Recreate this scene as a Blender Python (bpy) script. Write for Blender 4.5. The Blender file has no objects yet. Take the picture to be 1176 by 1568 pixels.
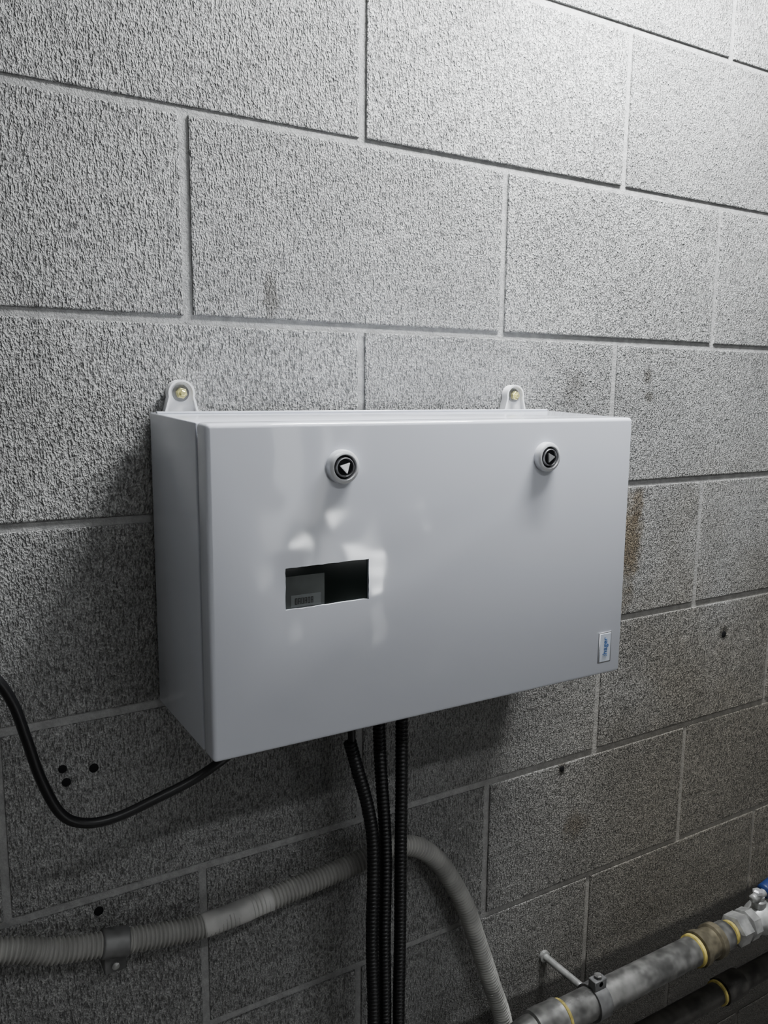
import bpy, bmesh, math, random
from mathutils import Matrix, Vector, noise
random.seed(7)
C=bpy.context.scene.collection
sc=bpy.context.scene

# ------------------------------------------------------------ helpers
def link(o,parent=None):
    C.objects.link(o)
    if parent: o.parent=parent
    return o
def empty(name,loc=(0,0,0)):
    e=bpy.data.objects.new(name,None); e.empty_display_size=.05; link(e); return e
def mesh_obj(name,bm,mat,parent=None,smooth=False,mats=None):
    me=bpy.data.meshes.new(name); bm.normal_update(); bm.to_mesh(me); bm.free()
    for m in (mats or [mat]): me.materials.append(m)
    if smooth:
        for p in me.polygons: p.use_smooth=True
    o=bpy.data.objects.new(name,me); link(o,parent); return o
def autosmooth(o,ang=35):
    me=o.data
    for p in me.polygons: p.use_smooth=True
    bm=bmesh.new(); bm.from_mesh(me)
    for e in bm.edges:
        if len(e.link_faces)==2 and e.calc_face_angle(0)>math.radians(ang): e.smooth=False
    bm.to_mesh(me); bm.free()
    return o
def add_box(bm,x0,x1,y0,y1,z0,z1,mi=0):
    vs=[bm.verts.new((x,y,z)) for x in (x0,x1) for y in (y0,y1) for z in (z0,z1)]
    fs=[(0,1,3,2),(4,6,7,5),(0,4,5,1),(2,3,7,6),(0,2,6,4),(1,5,7,3)]
    out=[]
    for f in fs:
        F=bm.faces.new([vs[i] for i in f]); F.material_index=mi; out.append(F)
    return vs,out
def box_obj(name,b,mat,parent=None,bevel=0,seg=3):
    bm=bmesh.new(); add_box(bm,*b)
    bmesh.ops.recalc_face_normals(bm,faces=bm.faces)
    if bevel: bmesh.ops.bevel(bm,geom=bm.edges[:],offset=bevel,segments=seg,profile=.5,affect='EDGES')
    o=mesh_obj(name,bm,mat,parent); autosmooth(o,40) if bevel else None
    return o
def catmull(pts,n):
    P=[Vector(p) for p in pts]; P=[2*P[0]-P[1]]+P+[2*P[-1]-P[-2]]
    out=[]
    for i in range(1,len(P)-2):
        for k in range(n):
            t=k/n; a,b,c,d=P[i-1],P[i],P[i+1],P[i+2]
            out.append(.5*((2*b)+(c-a)*t+(2*a-5*b+4*c-d)*t*t+(3*b-a-3*c+d)*t**3))
    out.append(P[-2]); return out
def resample(pts,step):
    L=[0]
    for a,b in zip(pts,pts[1:]): L.append(L[-1]+(b-a).length)
    n=max(2,int(L[-1]/step)); out=[]; j=0
    for i in range(n+1):
        s=L[-1]*i/n
        while j<len(L)-2 and L[j+1]<s: j+=1
        t=(s-L[j])/max(1e-9,L[j+1]-L[j]); out.append((pts[j].lerp(pts[j+1],t),s))
    return out
def sweep(name,pts,rf,mat,parent=None,step=.001,seg=16,smoothpath=True,n=24):
    P=catmull(pts,n) if smoothpath else [Vector(p) for p in pts]
    R=resample(P,step); bm=bmesh.new(); rings=[]
    t0=(R[1][0]-R[0][0]).normalized(); u=t0.orthogonal().normalized()
    for i,(p,s) in enumerate(R):
        a=R[max(0,i-1)][0]; b=R[min(len(R)-1,i+1)][0]; t=(b-a).normalized()
        u=(u-t*u.dot(t)).normalized(); v=t.cross(u); r=rf(s) if callable(rf) else rf
        rings.append([bm.verts.new(p+(u*math.cos(2*math.pi*k/seg)+v*math.sin(2*math.pi*k/seg))*r) for k in range(seg)])
    for a,b in zip(rings,rings[1:]):
        for k in range(seg): bm.faces.new((a[k],a[(k+1)%seg],b[(k+1)%seg],b[k]))
    bm.faces.new(rings[0][::-1]); bm.faces.new(rings[-1])
    return mesh_obj(name,bm,mat,parent,smooth=True)
def lathe(name,prof,origin,axis,mat,parent=None,seg=40,ang=30):
    """prof: list of (distance along axis, radius)"""
    ax=Vector(axis).normalized(); u=ax.orthogonal().normalized(); v=ax.cross(u); o=Vector(origin)
    bm=bmesh.new(); rings=[]
    for d,r in prof:
        rings.append([bm.verts.new(o+ax*d+(u*math.cos(2*math.pi*k/seg)+v*math.sin(2*math.pi*k/seg))*max(r,1e-5)) for k in range(seg)])
    for a,b in zip(rings,rings[1:]):
        for k in range(seg): bm.faces.new((a[k],a[(k+1)%seg],b[(k+1)%seg],b[k]))
    bm.faces.new(rings[0][::-1]); bm.faces.new(rings[-1])
    bmesh.ops.recalc_face_normals(bm,faces=bm.faces)
    ob=mesh_obj(name,bm,mat,parent); autosmooth(ob,ang); return ob

# ------------------------------------------------------------ materials
class N:
    def __init__(s,name):
        s.m=bpy.data.materials.new(name); s.m.use_nodes=True; s.t=s.m.node_tree; s.b=s.t.nodes['Principled BSDF']
    def n(s,ty,**k):
        x=s.t.nodes.new(ty)
        for a,b in k.items(): setattr(x,a,b)
        return x
    def l(s,a,b): s.t.links.new(a,b)
    def math(s,op,a,b=None,c=None,clamp=False):
        x=s.n('ShaderNodeMath',operation=op,use_clamp=clamp)
        for i,v in enumerate((a,b,c)):
            if v is None: continue
            if isinstance(v,(int,float)): x.inputs[i].default_value=v
            else: s.l(v,x.inputs[i])
        return x.outputs[0]
    def noise(s,vec,scale,detail=2,rough=.5,dist=0):
        x=s.n('ShaderNodeTexNoise'); x.inputs['Scale'].default_value=scale; x.inputs['Detail'].default_value=detail
        x.inputs['Roughness'].default_value=rough; x.inputs['Distortion'].default_value=dist
        if vec: s.l(vec,x.inputs['Vector'])
        return x.outputs['Fac']
    def ramp(s,v,a,b,lo=0,hi=1,smooth=True):
        x=s.n('ShaderNodeMapRange'); x.interpolation_type='SMOOTHSTEP' if smooth else 'LINEAR'
        s.l(v,x.inputs[0])
        for i,k in zip((1,2,3,4),(a,b,lo,hi)): x.inputs[i].default_value=k
        return x.outputs[0]
    def mapping(s,vec,scale=(1,1,1),loc=(0,0,0)):
        x=s.n('ShaderNodeMapping'); x.inputs['Scale'].default_value=scale; x.inputs['Location'].default_value=loc
        s.l(vec,x.inputs['Vector']); return x.outputs[0]
    def mix(s,f,a,b,blend='MIX'):
        x=s.n('ShaderNodeMix',data_type='RGBA',blend_type=blend)
        for sock,v in ((x.inputs[0],f),(x.inputs[6],a),(x.inputs[7],b)):
            if isinstance(v,(int,float)): sock.default_value=v
            elif isinstance(v,tuple): sock.default_value=v if len(v)==4 else (*v,1)
            else: s.l(v,sock)
        return x.outputs[2]
    def bump(s,h,dist,strength=1,norm=None):
        x=s.n('ShaderNodeBump'); x.inputs['Distance'].default_value=dist; x.inputs['Strength'].default_value=strength
        s.l(h,x.inputs['Height'])
        if norm: s.l(norm,x.inputs['Normal'])
        return x.outputs[0]
def pmat(name,col,rough=.5,metal=0,coat=0,nscale=0,namp=.15,bump=0,bscale=200,spec=.5):
    k=N(name); b=k.b; b.inputs['Base Color'].default_value=(*col,1); b.inputs['Roughness'].default_value=rough
    b.inputs['Metallic'].default_value=metal; b.inputs['Coat Weight'].default_value=coat; b.inputs['Specular IOR Level'].default_value=spec
    tc=k.n('ShaderNodeTexCoord').outputs['Object']
    if nscale:
        f=k.noise(tc,nscale,2,.6); f=k.ramp(f,.3,.7)
        k.l(k.mix(f,tuple(c*(1-namp) for c in col),tuple(min(1,c*(1+namp)) for c in col)),b.inputs['Base Color'])
    if bump:
        k.l(k.bump(k.noise(tc,bscale,2),bump),b.inputs['Normal'])
    return k.m

def stains(k,tc,col,items):
    sx=k.n('ShaderNodeSeparateXYZ'); k.l(tc,sx.inputs[0])
    d1=k.math('MULTIPLY',k.math('SUBTRACT',k.noise(tc,30,4,.65),.5),1.9)
    for (x,z,rx,rz,c,st) in items:
        a=k.math('DIVIDE',k.math('SUBTRACT',sx.outputs[0],x),rx); b=k.math('DIVIDE',k.math('SUBTRACT',sx.outputs[2],z),rz)
        r=k.math('SQRT',k.math('ADD',k.math('MULTIPLY',a,a),k.math('MULTIPLY',b,b)))
        r=k.math('ADD',r,d1)
        f=k.ramp(r,.35,1.2,st,0)
        col=k.mix(f,col,c,'MULTIPLY')
    return col,sx

def block_material():
    k=N('concrete_block'); tc=k.n('ShaderNodeTexCoord').outputs['Object']
    at=k.n('ShaderNodeAttribute',attribute_name='tone').outputs['Fac']
    v1=k.mapping(tc,(1,1,.30)); v2=k.mapping(tc,(1,1,.65))
    big=k.noise(tc,4,3,.6); med=k.noise(tc,40,2,.6)
    pit=k.noise(v1,400,1.8,.6,.1)             # vertical drag pits
    gr=k.noise(v2,620,1.5,.6)                 # sand grain
    pitm=k.ramp(pit,.34,.54,1,0)
    grm=k.ramp(gr,.34,.66)
    tone=k.math('MULTIPLY',at,k.ramp(big,.3,.7,.86,1.12))
    tone=k.math('MULTIPLY',tone,k.ramp(med,.3,.7,.90,1.10))
    tone=k.math('MULTIPLY',tone,k.ramp(pitm,0,1,1.15,.58,False))
    tone=k.math('MULTIPLY',tone,k.ramp(grm,0,1,.70,1.30,False))
    cb=k.n('ShaderNodeCombineColor')
    k.l(k.math('MULTIPLY',tone,.29),cb.inputs[0]); k.l(k.math('MULTIPLY',tone,.29),cb.inputs[1]); k.l(k.math('MULTIPLY',tone,.286),cb.inputs[2])
    br=(.56,.47,.34); dk=(.35,.33,.30); br2=(.44,.34,.21)
    col,sx=stains(k,tc,cb.outputs[0],[
      (.648,-.485,.030,.080,br2,.9),(.66,-.43,.014,.03,br2,.7),(.62,-.56,.04,.05,br,.5),
      (.525,-.263,.022,.028,dk,.55),(.668,-.246,.011,.013,dk,.9),(.672,-.276,.012,.011,dk,.85),
      (.57,-.91,.026,.026,br2,.55),(.09,-.17,.010,.026,dk,.7),(.534,-.812,.010,.014,dk,.9),(.877,-.655,.013,.011,dk,.9),
      (-.218,-.60,.02,.03,br2,.7)])
    n=k.noise(tc,6,2,.6)
    low=k.math('MULTIPLY',k.ramp(k.math('ADD',sx.outputs[2],k.math('MULTIPLY',n,.5)),-.05,-.6),k.ramp(sx.outputs[0],.25,.75))
    col=k.mix(k.math('MULTIPLY',low,.85),col,(.54,.48,.38),'MULTIPLY')
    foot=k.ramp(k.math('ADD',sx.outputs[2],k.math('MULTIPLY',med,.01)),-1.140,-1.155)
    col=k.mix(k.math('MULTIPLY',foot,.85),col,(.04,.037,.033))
    k.l(col,k.b.inputs['Base Color']); k.b.inputs['Roughness'].default_value=.85
    h=k.math('ADD',k.math('MULTIPLY',k.math('SUBTRACT',1,pitm),.8),k.math('MULTIPLY',grm,.7))
    k.l(k.bump(h,.0018,1),k.b.inputs['Normal'])
    return k.m
def mortar_material():
    k=N('mortar'); tc=k.n('ShaderNodeTexCoord').outputs['Object']
    f=k.ramp(k.noise(tc,80,3,.7),.3,.7)
    col=k.mix(f,(.24,.24,.238),(.34,.34,.335))
    sx=k.n('ShaderNodeSeparateXYZ'); k.l(tc,sx.inputs[0])
    low=k.math('MULTIPLY',k.ramp(sx.outputs[2],-.3,-.9),k.ramp(sx.outputs[0],.25,.75))
    col=k.mix(k.math('MULTIPLY',low,.7),col,(.72,.65,.53),'MULTIPLY')
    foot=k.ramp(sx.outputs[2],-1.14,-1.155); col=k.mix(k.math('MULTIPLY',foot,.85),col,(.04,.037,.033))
    k.l(col,k.b.inputs['Base Color']); k.b.inputs['Roughness'].default_value=.9
    k.l(k.bump(k.noise(tc,350,2,.7),.0010,1),k.b.inputs['Normal'])
    return k.m
M_block=block_material(); M_mortar=mortar_material()

def white_paint(name,rough,wav,crough=.06):
    k=N(name); tc=k.n('ShaderNodeTexCoord').outputs['Object']
    k.b.inputs['Base Color'].default_value=(.70,.72,.79,1); k.b.inputs['Roughness'].default_value=rough
    k.b.inputs['Specular IOR Level'].default_value=.2
    k.b.inputs['Coat Weight'].default_value=1; k.b.inputs['Coat Roughness'].default_value=crough
    h=k.math('ADD',k.math('MULTIPLY',k.noise(tc,6,1),1.0),k.math('MULTIPLY',k.noise(tc,24,0),.14))
    nb=k.bump(h,wav); k.l(nb,k.b.inputs['Coat Normal'])
    return k.m
M_door=white_paint('door_gloss_white',.4,.012,.10); M_body=white_paint('body_gloss_white',.4,.003,.09)
M_gask=pmat('black_gasket',(.008,.008,.009),.8,nscale=50,spec=.2)
M_chrome=pmat('satin_chrome',(.80,.80,.82),.3,.75,nscale=40,namp=.06)
M_core=pmat('lock_core_steel',(.45,.45,.47),.3,.8,nscale=40,namp=.06)
M_lockw=pmat('lock_white_rim',(.78,.79,.82),.25,.25,coat=.5,nscale=30,namp=.04)
M_corr=pmat('black_corrugated_plastic',(.005,.005,.006),.38,nscale=60)
M_cable=pmat('black_pvc',(.005,.005,.006),.42,nscale=60)
M_grey=pmat('grey_flexible_pvc',(.38,.375,.355),.6,nscale=14,namp=.3)
M_tape=pmat('grey_wrap_tape',(.44,.435,.42),.5,nscale=24,namp=.3,bump=.001,bscale=90)
M_greyd=pmat('dark_grey_metal',(.16,.16,.16),.5,.5,nscale=40,namp=.4)
M_steel=pmat('galvanised_steel',(.17,.168,.162),.5,.6,nscale=34,namp=.55,bump=.0004,bscale=150)
M_zrod=pmat('zinc_plated_rod',(.40,.40,.39),.45,.6,nscale=60,namp=.25)
M_iron=pmat('dark_iron_pipe',(.05,.047,.043),.5,.6,nscale=30,namp=.5,bump=.0006,bscale=120)
M_brass=pmat('weathered_fitting',(.17,.15,.105),.5,.6,nscale=50,namp=.4)
M_yel=pmat('yellow_thread_seal',(.42,.34,.09),.65,nscale=60,namp=.35)
M_blue=pmat('blue_handle_vinyl',(.008,.022,.10),.45,nscale=40)
M_zinc=pmat('zinc_bolt',(.75,.70,.32),.3,.7,nscale=60,namp=.2)
M_lug=pmat('white_lug_plastic',(.80,.80,.81),.4,nscale=40,namp=.04)
M_ddark=pmat('dark_interior',(.006,.009,.008),.06,nscale=10,namp=.4,spec=.22)
M_dev=pmat('grey_device',(.055,.062,.060),.35,nscale=30,namp=.35,spec=.2)
M_devl=pmat('device_label',(.12,.13,.13),.4,nscale=60,namp=.1,spec=.2)
M_digit=pmat('display_digits',(.02,.02,.02),.5,nscale=60,namp=.1,spec=.2)
M_lbl=pmat('badge_white',(.66,.71,.80),.3,nscale=60,namp=.03)
M_ink=pmat('badge_blue_ink',(.03,.12,.35),.4,nscale=50,namp=.05)

# ------------------------------------------------------------ wall_back : individually laid blocks + mortar
def build_wall():
    bm=bmesh.new(); tl=bm.verts.layers.float.new('tone')
    for v in range(-8,7):
        off=0 if v%2 else 1
        for u in range(-14+off,22+off,2):
            j=lambda s:random.uniform(-s,s)
            x0=u*.2+.0045+j(.0008); x1=(u+2)*.2-.0045+j(.0008); z0=v*.2+.0045+j(.0008); z1=(v+1)*.2-.0045+j(.0008)
            dy=j(.0006); tone=random.uniform(.92,1.07)
            b2=bmesh.new(); add_box(b2,x0,x1,dy,.05,z0,z1); bmesh.ops.recalc_face_normals(b2,faces=b2.faces)
            ed=[e for e in b2.edges if all(abs(w.co.y-dy)<1e-6 for w in e.verts)]
            bmesh.ops.bevel(b2,geom=ed,offset=.0016,segments=2,profile=.6,affect='EDGES')
            mp={}
            for w in b2.verts:
                n=bm.verts.new(w.co); n[tl]=tone; mp[w]=n
            for f in b2.faces: bm.faces.new([mp[w] for w in f.verts])
            b2.free()
    y=.0024
    vs=[bm.verts.new(p) for p in ((-2.8,y,-1.6),(4.4,y,-1.6),(4.4,y,1.4),(-2.8,y,1.4))]
    f=bm.faces.new(vs); f.material_index=1
    add_box(bm,-2.8,4.4,.05,.2,-1.6,1.4,1)
    return mesh_obj('wall_back',bm,None,mats=[M_block,M_mortar])
wall=build_wall()
def floor_mat():
    k=N('concrete_floor'); tc=k.n('ShaderNodeTexCoord').outputs['Object']
    f=k.ramp(k.noise(tc,2.2,4,.6),.35,.65)
    k.l(k.mix(f,(.08,.077,.072),(.16,.155,.147)),k.b.inputs['Base Color'])
    k.l(k.ramp(f,0,1,.15,.5),k.b.inputs['Roughness'])
    k.l(k.bump(k.noise(tc,12,2),.004),k.b.inputs['Normal'])
    return k.m
M_conc=floor_mat()
M_ceil=pmat('painted_concrete_ceiling',(.40,.40,.39),.8,nscale=4,namp=.12,bump=.002,bscale=60)
M_wallp=pmat('painted_block_wall',(.34,.34,.33),.8,nscale=1.2,namp=.35)
box_obj('floor',(-2.8,4.4,-4.4,.2,-1.75,-1.6),M_conc)
box_obj('ceiling',(-2.8,4.4,-4.4,.2,1.4,1.5),M_ceil)
box_obj('wall_left',(-2.95,-2.8,-4.4,.2,-1.6,1.4),M_wallp)
box_obj('wall_right',(4.4,4.55,-4.4,.2,-1.6,1.4),M_wallp)
box_obj('wall_front',(-2.8,4.4,-4.55,-4.4,-1.6,1.4),M_wallp)

# wall anchor holes
hb=empty('wall_anchor_holes')
for i,(x,z,r) in enumerate([(-.142,-.649,.0038),(-.112,-.655,.0042),(-.139,-.664,.004),(-.114,-.815,.0045),(.877,-.66,.005),(.534,-.812,.004)]):
    lathe('hole_%d'%(i+1),[(0,r*1.1),(.0012,r*1.1),(.0014,r)],(x,.0,z),(0,-1,0),M_gask,hb,seg=14)

# ------------------------------------------------------------ enclosure
YF=-.165
def shear(o):
    for v in o.data.vertices:
        d=v.co.y-YF
        v.co.x-=.048*d; v.co.z+=.038*d
    return o
enc=empty('electrical_enclosure')
X0,X1,Z0,Z1=-.0385,.463,-.5985,-.2975
body=box_obj('body',(X0+.0008,X1-.0008,-.1375,-.010,Z0+.0008,Z1-.0008),M_body,enc,.0015,3)
gask=box_obj('door_gasket',(X0+.006,X1-.006,-.146,-.135,Z0+.006,Z1-.006),M_gask,enc)
lip=box_obj('top_lip',(X0+.002,X1-.002,-.030,-.026,Z1-.001,Z1+.0012),M_body,enc,.0005,1)
door=box_obj('door',(X0,X1,YF,-.1415,Z0,Z1),M_door,enc,.0042,5)
bm=bmesh.new(); pts=[]
cx0,cx1,cz0,cz1=.032,.118,-.467,-.4275
def edge(a,b,n,amp):
    for i in range(n):
        t=i/n; p=Vector(a).lerp(Vector(b),t); pts.append((p.x+random.uniform(-amp,amp),p.y+random.uniform(-amp,amp)))
edge((cx0,cz0),(cx1+.0005,cz0+.0005),16,.00035); edge((cx1+.0005,cz0),(cx1,cz1),9,.0003)
edge((cx1,cz1),(cx0,cz1-.0006),16,.0003); edge((cx0,cz1-.0006),(cx0,cz0),9,.0003)
a=[bm.verts.new((x,YF-.01,z)) for x,z in pts]; b=[bm.verts.new((x,YF+.0035,z)) for x,z in pts]
bm.faces.new(a); bm.faces.new(b[::-1])
for i in range(len(a)): j=(i+1)%len(a); bm.faces.new((a[j],a[i],b[i],b[j]))
bmesh.ops.recalc_face_normals(bm,faces=bm.faces)
cut=mesh_obj('cutter',bm,M_gask)
mod=door.modifiers.new('b','BOOLEAN'); mod.object=cut; mod.operation='DIFFERENCE'; mod.solver='EXACT'
dg=bpy.context.evaluated_depsgraph_get(); me=bpy.data.meshes.new_from_object(door.evaluated_get(dg))
door.modifiers.clear(); door.data=me; bpy.data.objects.remove(cut)
while len(me.materials)>1: me.materials.pop()
autosmooth(door,40)
win=box_obj('window_pane',(cx0+.0002,cx1-.0001,YF+.0022,YF+.0036,cz0+.0002,cz1-.0002),M_ddark,enc)
dev=box_obj('meter_module',(cx0+.001,cx0+.040,YF+.0017,YF+.0023,cz0+.0006,cz1-.009),M_dev,enc,.0002,1)
dev2=box_obj('meter_label',(cx0+.006,cx0+.036,YF+.0015,YF+.0018,cz0+.0015,cz0+.0125),M_devl,enc)
parts=[body,gask,lip,door,win,dev,dev2]
bm=bmesh.new()
yd0,yd1=YF+.0013,YF+.0016
for i in range(6):
    x=cx0+.010+i*.0032; z=cz0+.0038; w_,h_,t_=.0022,.0058,.0005
    add_box(bm,x,x+t_,yd0,yd1,z,z+h_); add_box(bm,x+w_-t_,x+w_,yd0,yd1,z,z+h_)
    add_box(bm,x,x+w_,yd0,yd1,z+h_-t_,z+h_)
    if i%2: add_box(bm,x,x+w_,yd0,yd1,z+h_*.45,z+h_*.45+t_)
    else: add_box(bm,x,x+w_,yd0,yd1,z,z+t_)
parts.append(mesh_obj('meter_digits',bm,M_digit,enc))
parts.append(box_obj('badge_frame',(.4255,.4455,YF-.0012,YF+.0005,-.5835,-.5465),M_core,enc,.0006,2))
parts.append(box_obj('badge_plate',(.4270,.4440,YF-.0016,YF-.0008,-.5820,-.5480),M_lbl,enc,.0003,1))
fc=bpy.data.curves.new('t','FONT'); fc.body=':hager'; fc.size=.0095; fc.align_x='CENTER'; fc.align_y='CENTER'; fc.extrude=.0002
to=bpy.data.objects.new('t',fc); C.objects.link(to)
to.matrix_world=Matrix.Translation((.4352,YF-.0018,-.564))@Matrix.Rotation(math.radians(-90),4,'Y')@Matrix.Rotation(math.radians(90),4,'X')
bpy.context.view_layer.update()
dg=bpy.context.evaluated_depsgraph_get(); me=bpy.data.meshes.new_from_object(to.evaluated_get(dg)); me.transform(to.matrix_world)
bpy.data.objects.remove(to); me.materials.clear(); me.materials.append(M_ink)
to=bpy.data.objects.new('badge_lettering',me); link(to,enc); parts.append(to)
# quarter-turn locks
for i,(x,z) in enumerate(((.0885,-.338),(.3335,-.3375))):
    q=lambda nm,pr,mt: parts.append(lathe('lock_%d_%s'%(i+1,nm),pr,(x,YF,z),(0,-1,0),mt,enc,48))
    q('rim',[(0,.0158),(.0045,.0158),(.0065,.0150),(.0075,.0136),(.0078,.0120),(.0070,.0112),(.0040,.0110)],M_lockw)
    q('well',[(.002,.0112),(.0042,.0112)],M_gask)
    q('core',[(.002,.0093),(.0070,.0093),(.0080,.0088),(.0082,.0082),(.0072,.0078),(.0062,.0077),(.0062,0)],M_core)
    q('socket',[(.0060,.0076),(.0064,.0076)],M_gask)
    bm=bmesh.new(); R=.0062; a=[];b=[]
    for k in range(3):
        an=math.radians(120*k+(165 if i==0 else 5)); a.append(bm.verts.new((x+R*math.cos(an),YF-.0060,z+R*math.sin(an)))); b.append(bm.verts.new((x+R*math.cos(an),YF-.0088,z+R*math.sin(an))))
    bm.faces.new(a); bm.faces.new(b[::-1])
    for k in range(3): bm.faces.new((a[k],b[k],b[(k+1)%3],a[(k+1)%3]))
    bmesh.ops.recalc_face_normals(bm,faces=bm.faces)
    bmesh.ops.bevel(bm,geom=bm.edges[:],offset=.0005,segments=2,affect='EDGES')
    parts.append(mesh_obj('lock_%d_triangle'%(i+1),bm,M_chrome,enc))
# mounting lugs
for i,(x,z) in enumerate(((-.013,-.2735),(.4155,-.2745))):
    bm=bmesh.new()
    def outline(r,w,zb):
        o=[]
        for k in range(17):
            an=math.radians(-15+210*k/16); o.append((x+r*math.cos(an),z+r*math.sin(an)))
        o.append((x-w,zb)); o.append((x+w,zb)); return o
    def prism(o,y0,y1):
        a=[bm.verts.new((p,y0,q)) for p,q in o]; b=[bm.verts.new((p,y1,q)) for p,q in o]
        bm.faces.new(a); bm.faces.new(b)
        for k in range(len(a)): bm.faces.new((a[k],a[(k+1)%len(a)],b[(k+1)%len(a)],b[k]))
    prism(outline(.0135,.0205,z-.030),-.001,-.0075)
    oo=outline(.0135,.0205,z-.030); ii=outline(.0115,.0175,z-.030)
    A=[[bm.verts.new((p,yy,q)) for p,q in o] for o,yy in ((oo,-.0075),(oo,-.0125),(ii,-.0125),(ii,-.0075))]
    n=len(oo)
    for k in range(n-2):
        for r0,r1 in zip(A,A[1:]): bm.faces.new((r0[k],r0[k+1],r1[k+1],r1[k]))
    k=n-1
    for r0,r1 in zip(A,A[1:]): bm.faces.new((r0[k],r0[0],r1[0],r1[k]))
    bmesh.ops.recalc_face_normals(bm,faces=bm.faces)
    o=mesh_obj('mounting_lug_%d'%(i+1),bm,M_lug,enc); autosmooth(o,40)
    lathe('lug_washer_%d'%(i+1),[(0,.0085),(.0014,.0085),(.0016,.0080),(.0016,.005)],(x,-.0075,z),(0,-1,0),M_greyd,enc,28)
    lathe('lug_bolt_%d'%(i+1),[(0,.0055),(.0045,.0055),(.0052,.0048),(.0052,.003),(.008,.003),(.0085,.0022)],(x,-.009,z),(0,-1,0),M_zinc,enc,6,20)
for o in parts: shear(o)

# ------------------------------------------------------------ black corrugated conduits hanging from the box
def corr(pitch,r,amp):
    def f(s):
        c=.5+.5*math.cos(2*math.pi*s/pitch); return r-amp+amp*min(1,c*1.6)
    return f
Ya=-.088
ZT=-.5955
cA=empty('corrugated_conduit')
sweep('tail_cable',[(.141,Ya,ZT),(.141,Ya,-.635),(.142,Ya,-.66)],.0042,M_cable,cA,step=.004,seg=14)
sweep('conduit_tube',[(.139,Ya,-.648),(.1485,Ya,-.682),(.163,Ya,-.735),(.1695,Ya,-.79),(.1685,Ya,-.90),(.1715,Ya,-1.0),(.172,Ya,-1.2),(.171,Ya,-1.6)],corr(.0048,.0074,.0018),M_corr,cA,step=.0008,seg=16)
sweep('corrugated_conduit',[(.177,Ya+.006,ZT),(.181,Ya+.006,-.68),(.188,Ya+.004,-.79),(.1865,Ya+.002,-.90),(.1885,Ya+.002,-1.0),(.190,Ya+.002,-1.2),(.190,Ya,-1.6)],corr(.0048,.0074,.0018),M_corr,None,step=.0008)
sweep('corrugated_conduit',[(.203,Ya-.002,ZT),(.2045,Ya-.002,-.70),(.2045,Ya-.002,-.79),(.2065,Ya,-.90),(.206,Ya,-1.0),(.208,Ya,-1.2),(.208,Ya,-1.6)],corr(.0048,.0074,.0018),M_corr,None,step=.0008)
# loose black cable
sweep('power_cable',[(.03,-.11,-.599),(.012,-.115,-.606),(-.016,-.12,-.619),(-.045,-.12,-.632),(-.079,-.12,-.6415),(-.115,-.12,-.650),(-.142,-.12,-.648),(-.161,-.12,-.634),(-.175,-.12,-.600),(-.185,-.12,-.559),(-.193,-.12,-.528),(-.206,-.12,-.502),(-.235,-.11,-.47),(-.30,-.09,-.45),(-.42,-.04,-.46),(-.6,-.014,-.50),(-1.2,-.014,-.52)],.0045,M_cable,None,step=.003,seg=16)
# grey flexible conduit
fl=empty('flexible_conduit')
def fr(s):
    c=.5+.5*math.cos(2*math.pi*s/.0046); return .0100+.0028*min(1,c*1.4)
sweep('conduit_tube',[(-1.2,-.02,-.72),(-.75,-.02,-.715),(-.5,-.022,-.735),(-.33,-.028,-.778),(-.211,-.03,-.806),(-.163,-.03,-.824),(-.105,-.03,-.836),(-.05,-.03,-.846),(.0,-.03,-.851),(.056,-.03,-.846),(.12,-.03,-.840),(.165,-.03,-.836),(.20,-.03,-.831),(.235,-.03,-.829),(.268,-.03,-.841),(.296,-.03,-.866),(.319,-.03,-.900),(.345,-.03,-.95),(.365,-.03,-1.004),(.392,-.03,-1.08),(.418,-.03,-1.157),(.445,-.03,-1.30),(.455,-.03,-1.6)],fr,M_grey,fl,step=.0008,seg=24)
sweep('tape_wrap',[(-.012,-.03,-.8505),(.02,-.03,-.8495),(.056,-.03,-.846),(.068,-.03,-.8447)],lambda s:.0127+.0003*math.sin(s*170),M_tape,fl,step=.002,seg=24)
sweep('clamp_saddle',[(-.118,-.03,-.833),(-.105,-.03,-.836),(-.092,-.03,-.8385)],lambda s:.0148,M_greyd,fl,step=.002,seg=24)
box_obj('clamp_foot',(-.116,-.094,-.030,-.0005,-.870,-.846),M_greyd,fl,.001,1)
lathe('clamp_screw',[(0,.004),(.002,.004),(.003,.002)],(-.105,-.030,-.862),(0,-1,0),M_zrod,fl,12)

# ------------------------------------------------------------ water pipes
PY,PZ=-.10,-1.110
p1=empty('steel_pipe')
R1=.0215
sweep('tube',[(.80,PY,PZ),(.70,PY,PZ),(.55,PY,PZ),(.45,PY,PZ),(.40,PY,PZ),(.372,PY,PZ-.012),(.36,PY,PZ-.04),(.36,PY,PZ-.1),(.36,PY,-1.6)],R1,M_steel,p1,step=.006,seg=32)
ax=(1,0,0)
lathe('thread_seal_left',[(0,R1*1.0),(.001,R1+.002),(.005,R1+.002),(.006,R1)],(.456,PY,PZ),ax,M_yel,p1)
lathe('coupling_left',[(0,R1+.001),(.002,R1+.004),(.012,R1+.005),(.040,R1+.004),(.046,R1+.005),(.048,R1)],(.408,PY,PZ),ax,M_steel,p1)
lathe('thread_seal_right',[(0,R1),(.001,R1+.0025),(.006,R1+.0025),(.007,R1)],(.722,PY,PZ),ax,M_yel,p1)
lathe('coupling_right',[(0,R1+.001),(.001,R1+.005),(.010,R1+.005),(.012,R1+.002),(.034,R1+.001),(.036,R1+.005),(.046,R1+.005),(.048,R1)],(.730,PY,PZ),ax,M_brass,p1)
lathe('nipple',[(0,.016),(.012,.016),(.014,.021),(.020,.021),(.022,.016),(.05,.016)],(.778,PY,PZ),ax,M_brass,p1)
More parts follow.
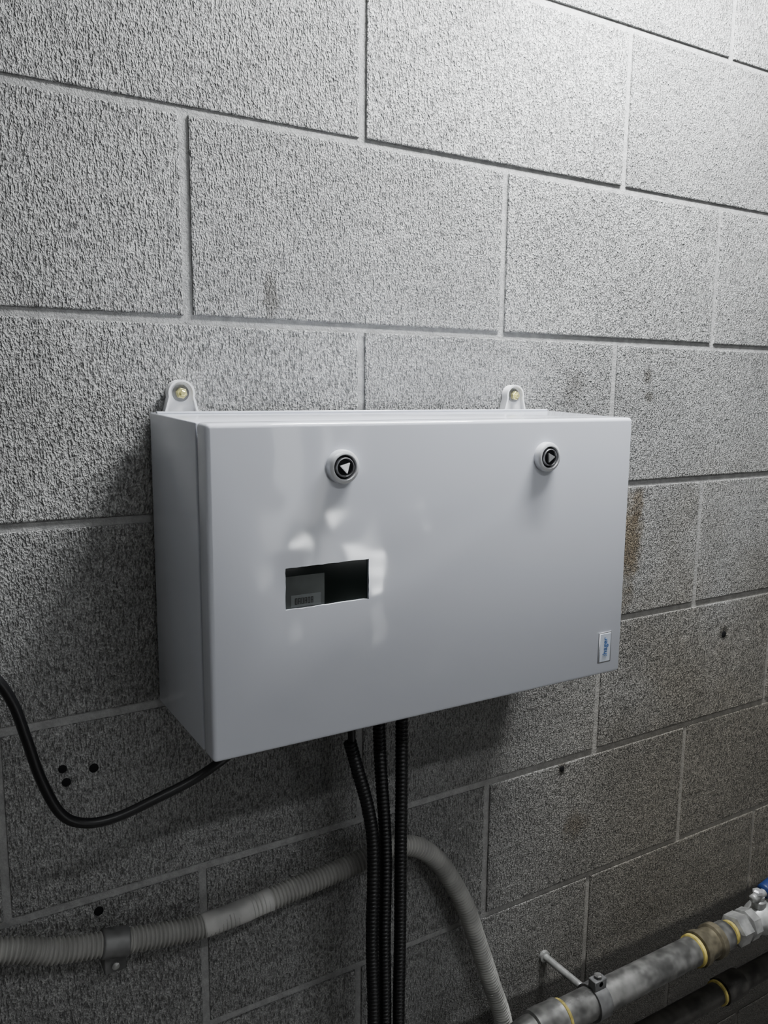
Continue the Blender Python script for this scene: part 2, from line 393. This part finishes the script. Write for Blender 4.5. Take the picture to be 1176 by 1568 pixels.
lathe('thread_seal_union',[(0,.015),(.001,.0185),(.006,.0185),(.007,.015)],(.806,PY,PZ),ax,M_yel,p1)
lathe('union_nut',[(0,.019),(.002,.025),(.024,.025),(.026,.019)],(.815,PY,PZ),ax,M_zrod,p1,6,20)
v1=empty('ball_valve')
lathe('valve_end_nut',[(0,.018),(.002,.0245),(.018,.0245),(.020,.018)],(.843,PY,PZ),ax,M_zrod,v1,8,20)
lathe('valve_body',[(0,.018),(.008,.020),(.018,.026),(.030,.028),(.042,.026),(.052,.020),(.060,.018)],(.862,PY,PZ),ax,M_zrod,v1)
lathe('valve_end_nut_far',[(0,.018),(.002,.0245),(.018,.0245),(.020,.018)],(.921,PY,PZ),ax,M_zrod,v1,8,20)
lathe('stem',[(0,.011),(.010,.011),(.012,.008),(.018,.008),(.019,.006),(.024,.006)],(.880,PY,PZ+.022),(0,0,1),M_zrod,v1,20)
sweep('lever',[(.862,PY,PZ+.040),(.880,PY,PZ+.042),(.900,PY,PZ+.043),(.92,PY,PZ+.048),(.95,PY,PZ+.056)],.0065,M_zrod,v1,step=.004)
sweep('lever_grip',[(.890,PY,PZ+.044),(.915,PY,PZ+.050),(.95,PY,PZ+.058),(1.02,PY,PZ+.060),(1.06,PY,PZ+.060)],.0120,M_blue,v1,step=.004)
lathe('lever_nut',[(0,.008),(.005,.008),(.007,.005)],(.874,PY,PZ+.046),(0,0,1),M_chrome,v1,6,20)
sweep('steel_pipe',[(.942,PY,PZ),(1.5,PY,PZ),(3.0,PY,PZ),(4.4,PY,PZ)],R1,M_steel,None,step=.05,seg=32)
P2=-1.209
p2=empty('iron_pipe')
sweep('tube',[(4.4,PY,P2),(3,PY,P2),(1.0,PY,P2),(.70,PY,P2),(.52,PY,P2),(.492,PY,P2-.012),(.48,PY,P2-.04),(.48,PY,P2-.1),(.48,PY,-1.6)],.0165,M_iron,p2,step=.008,seg=28)
lathe('thread_seal',[(0,.0165),(.001,.0190),(.005,.0190),(.006,.0165)],(.79,PY,P2),ax,M_yel,p2)
lathe('coupling',[(0,.017),(.001,.021),(.045,.021),(.046,.017)],(.797,PY,P2),ax,M_iron,p2)
h=empty('pipe_hanger')
sweep('rod',[(.514,.004,-1.104),(.516,-.04,-1.104),(.518,-.082,-1.104)],.0052,M_zrod,h,step=.01,seg=14)
lathe('rod_flange',[(0,.0085),(.006,.0085),(.007,.0045)],(.514,.001,-1.104),(0,-1,0),M_zrod,h,20)
lathe('clamp_band',[(0,R1),(0,R1+.0035),(.022,R1+.0035),(.022,R1)],(.510,PY,PZ),ax,M_greyd,h)
box_obj('clamp_ear_upper',(.510,.532,PY-.010,PY+.004,PZ+R1+.001,PZ+R1+.016),M_greyd,h,.001,1)
lathe('clamp_bolt',[(0,.0035),(.010,.0035),(.010,.0065),(.015,.0065),(.016,.004)],(.521,PY+.006,PZ+R1+.010),(0,-1,0),M_steel,h,6,20)
lathe('clamp_bolt_head',[(0,.006),(.004,.006),(.005,.004)],(.521,PY-.003,PZ+R1+.016),(0,0,1),M_steel,h,6,20)

# ------------------------------------------------------------ lamps
def emis(name,col,st):
    k=N(name); k.b.inputs['Base Color'].default_value=(.8,.8,.8,1); k.b.inputs['Emission Color'].default_value=(*col,1); k.b.inputs['Emission Strength'].default_value=st
    return k.m
M_house=pmat('lamp_housing',(.6,.6,.6),.5,nscale=30,namp=.05)
def batten(x,y,z,length,st,axis='X',top=1.4):
    e=empty('ceiling_lamp')
    L=length/2
    a,b=(L,.05) if axis=='X' else (.05,L)
    box_obj('housing',(x-a,x+a,y-b,y+b,z,z+.05),M_house,e,.004,2)
    box_obj('diffuser',(x-a*.98,x+a*.98,y-b*.8,y+b*.8,z-.03,z-.0005),emis('lamp_diffuser_%s'%st,(.97,.99,1),st),e)
    if top-z>.06:
        for s in (-.7,.7):
            px,py=(x+a*s,y) if axis=='X' else (x,y+b*s)
            sweep('hanger_rod_%d'%(1 if s<0 else 2),[(px,py,z+.05),(px,py,top)],.004,M_steel,e,step=.1,seg=10)
batten(.54,-.23,.47,.46,285)
batten(.3,-2.2,1.34,1.5,38)
batten(-1.6,-1.6,1.34,1.2,4,'Y')  # unseen side lamp added for ambient fill
# unseen floor lamp, added so the enclosure door reflects a bright streak
wl=empty('added_glint_lamp')
box_obj('added_lamp_head',(2.02,2.6,-4.20,-4.14,-1.36,-1.18),M_house,wl,.01,2)
box_obj('added_glint_panel',(2.05,2.57,-4.14,-4.135,-1.34,-1.20),emis('added_glint_glow',(.97,.99,1),36),wl)
box_obj('stand_left',(2.04,2.07,-4.30,-4.10,-1.60,-1.35),M_greyd,wl,.004,1)
box_obj('stand_right',(2.55,2.58,-4.30,-4.10,-1.60,-1.35),M_greyd,wl,.004,1)
# unseen door, added with a glowing panel for a soft reflection on the enclosure
dr=empty('added_glow_door')
box_obj('frame',(1.35,2.10,-4.399,-4.36,-1.60,.42),M_house,dr,.01,2)
box_obj('added_glow_panel',(1.52,1.93,-4.359,-4.35,-1.45,.30),emis('added_panel_glow',(.95,.98,1),3.0),dr)
box_obj('handle',(1.44,1.46,-4.36,-4.30,-.65,-.50),M_chrome,dr,.005,2)

w=bpy.data.worlds.new('w'); sc.world=w; w.use_nodes=True
w.node_tree.nodes['Background'].inputs[0].default_value=(.5,.52,.55,1); w.node_tree.nodes['Background'].inputs[1].default_value=.05

# ------------------------------------------------------------ camera
cd=bpy.data.cameras.new('camera'); cam=bpy.data.objects.new('camera',cd); C.objects.link(cam)
cd.sensor_fit='VERTICAL'; cd.sensor_height=24; cd.lens=1238.03/1568*24; cd.clip_start=.01
R=Matrix.Rotation(-.529,4,'Z')@Matrix.Rotation(1.41879,4,'X')@Matrix.Rotation(.00913,4,'Z')
cam.matrix_world=Matrix.Translation((-.25083,-.82381,-.26666))@R
sc.camera=cam
